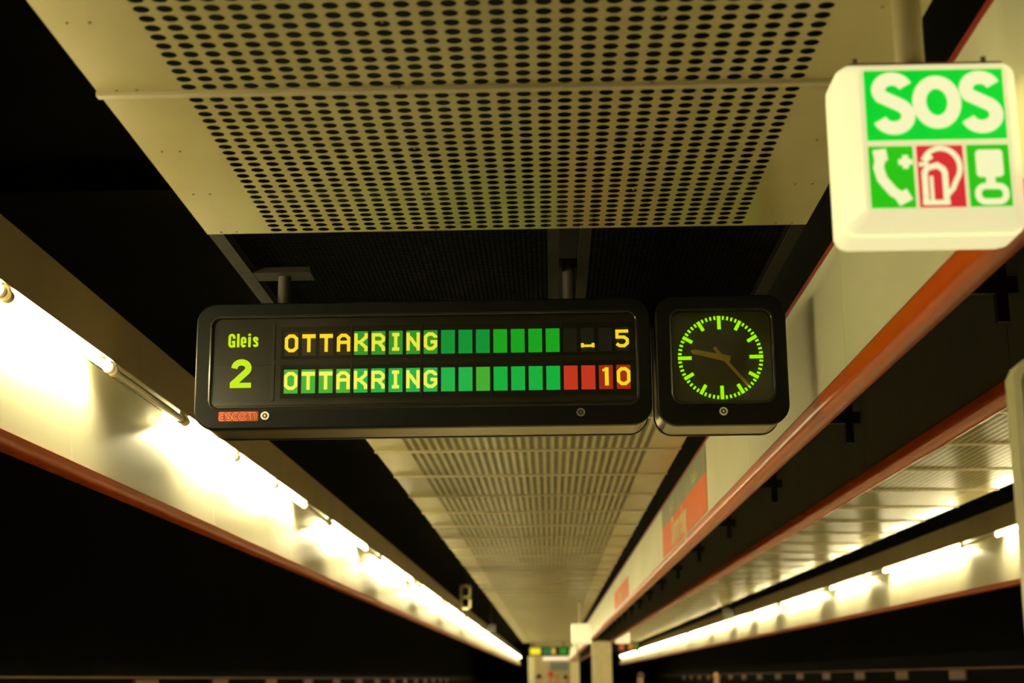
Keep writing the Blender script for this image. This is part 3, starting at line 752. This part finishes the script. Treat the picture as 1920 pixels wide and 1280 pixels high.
# hanging gear over the lamp rows
hg = empty('hanging_monitor_frame', -1.89, 34.5, 1.52)
tag(hg, 'small pale ladder-like frame hanging beside the left lamp row in the distance', 'hanging frame')
mb = MB().box(-.13, .13, 0, .05, .50, .56).box(-.13, .13, 0, .05, .26, .31).box(-.13, .13, 0, .05, 0, .06).box(-.13, -.07, 0, .05, 0, .56).box(.07, .13, 0, .05, 0, .56)
o = mb.build('frame', M['cream_box'], hg); o.location = (0, 0, 0)
o = MB().tube((0, .025, .55), (0, .025, .93), .02, 8).build('hanger_rod', M['pipe'], hg); o.location = (0, 0, 0)
for x, y, lab in ((-1.85, 48.5, 'tiny signal box hanging on a rod over the left lamp row, furthest away'), (4.5, 39.0, 'tiny signal box hanging on a rod over the right lamp row')):
    e = empty('hanging_signal', x, y, 1.45); tag(e, lab, 'signal', 'hanging signals by the lamp rows')
    o = MB().box(-.14, .14, 0, .2, 0, .24).build('signal_box', M['pipe'], e); o.location = (0, 0, 0)
    o = MB().tube((0, .1, .24), (0, .1, 1.0), .03, 8).build('rod', M['pipe'], e); o.location = (0, 0, 0)

# ------------------------------------------------------------------ people far down the platform
def skin(name, verts, edges, radii, mt, parent, levels=1):
    me = bpy.data.meshes.new(name); me.from_pydata(verts, edges, []); me.materials.append(mt)
    o = bpy.data.objects.new(name, me); C.objects.link(o); o.parent = parent
    md = o.modifiers.new('skin', 'SKIN'); md.use_smooth_shade = True
    if not me.skin_vertices: pass
    for i, r_ in enumerate(radii):
        v = me.skin_vertices[0].data[i]; v.radius = (r_, r_) if not isinstance(r_, tuple) else r_
        v.use_root = (i == 0)
    s = o.modifiers.new('sub', 'SUBSURF'); s.levels = levels; s.render_levels = levels
    return o
skin_m = mat('skin', (.50, .28, .17), .5)
def person(x, y, rz, hgt, coat, trousers, hair, label):
    e = empty('person', x, y, -1.6, rz); e.scale = (hgt / 1.75,) * 3
    V = [(0, 0, .95), (0, 0, 1.15), (0, 0, 1.38), (0, 0, 1.47), (0, .01, 1.56), (0, .01, 1.66),
         (.17, 0, 1.40), (.22, .0, 1.14), (.23, -.06, .90), (.23, -.08, .80), (-.17, 0, 1.40), (-.22, 0, 1.14), (-.23, -.06, .90), (-.23, -.08, .80),
         (.09, 0, .88), (.10, 0, .48), (.10, .02, .09), (.11, -.12, .04), (-.09, 0, .88), (-.10, .02, .48), (-.10, .04, .09), (-.11, -.10, .04)]
    Ed = [(0, 1), (1, 2), (2, 3), (3, 4), (4, 5), (2, 6), (6, 7), (7, 8), (8, 9), (2, 10), (10, 11), (11, 12), (12, 13), (0, 14), (14, 15), (15, 16), (16, 17), (0, 18), (18, 19), (19, 20), (20, 21)]
    Rd = [(.14, .10), (.13, .095), (.13, .09), .055, (.072, .085), (.070, .082), .055, .042, .032, .030, .055, .042, .032, .030, .085, .058, .042, .035, .085, .058, .042, .035]
    skin('body', V, Ed, Rd, skin_m, e, 2)
    vc = [V[i] for i in (0, 1, 2, 6, 7, 8, 10, 11, 12)]
    skin('jacket', [(0, 0, .86)] + vc, [(0, 1), (1, 2), (2, 3), (3, 4), (4, 5), (5, 6), (3, 7), (7, 8), (8, 9)],
         [(.18, .13), (.17, .125), (.165, .12), (.165, .115), .075, .060, .050, .075, .060, .050], coat, e, 2)
    skin('trousers', [(0, 0, .93), V[14], V[15], V[16], V[18], V[19], V[20]], [(0, 1), (1, 2), (2, 3), (0, 4), (4, 5), (5, 6)],
         [(.15, .11), .098, .072, .058, .098, .072, .058], trousers, e, 1)
    mb = MB(); n = 14
    for i in range(7):
        t0 = R(90 * i / 6 - 12)
        mb.v += [(.083 * math.cos(t0) * math.cos(2 * PI * j / n), .028 + .096 * math.cos(t0) * math.sin(2 * PI * j / n), 1.655 + .115 * math.sin(t0)) for j in range(n)]
    for i in range(6):
        mb.f += [(i * n + j, i * n + (j + 1) % n, (i + 1) * n + (j + 1) % n, (i + 1) * n + j) for j in range(n)]
    o = mb.build('hair', hair, e, True); o.location = (0, 0, 0)
    o = MB().tube((0, -.075, 1.615), (0, -.105, 1.595), .008, 8, .013).build('nose', skin_m, e, True); o.location = (0, 0, 0)
    tag(e, label, 'person', 'people far down the platform')
blk = mat('black_cloth', (.02, .02, .02), .8); redc = mat('red_cloth', (.55, .03, .02), .7); brn = mat('brown_hair', (.12, .05, .02), .6); gry = mat('grey_cloth', (.10, .11, .11), .8)
dkh = mat('dark_hair', (.015, .012, .01), .5); fair = mat('fair_hair', (.42, .24, .10), .6); tan = mat('tan_cloth', (.40, .27, .12), .8)
person(-.30, 40.0, R(10), 1.72, blk, blk, dkh, 'person in black standing left of the one in red')
person(-.02, 42.0, R(-20), 1.78, redc, blk, redc, 'person in a red hooded jacket in the distance below the far display')
person(.17, 43.5, R(160), 1.74, blk, gry, fair, 'fair-haired person in dark clothes just right of the one in red')
person(.45, 46.0, R(30), 1.70, tan, blk, dkh, 'person in a tan coat left of the columns')
person(2.20, 38.5, R(-40), 1.72, gry, blk, brn, 'brown-haired person in grey right of the broad column')
person(4.30, 40.5, R(40), 1.70, gry, blk, fair, 'fair-haired person at the right platform edge under the lamps')
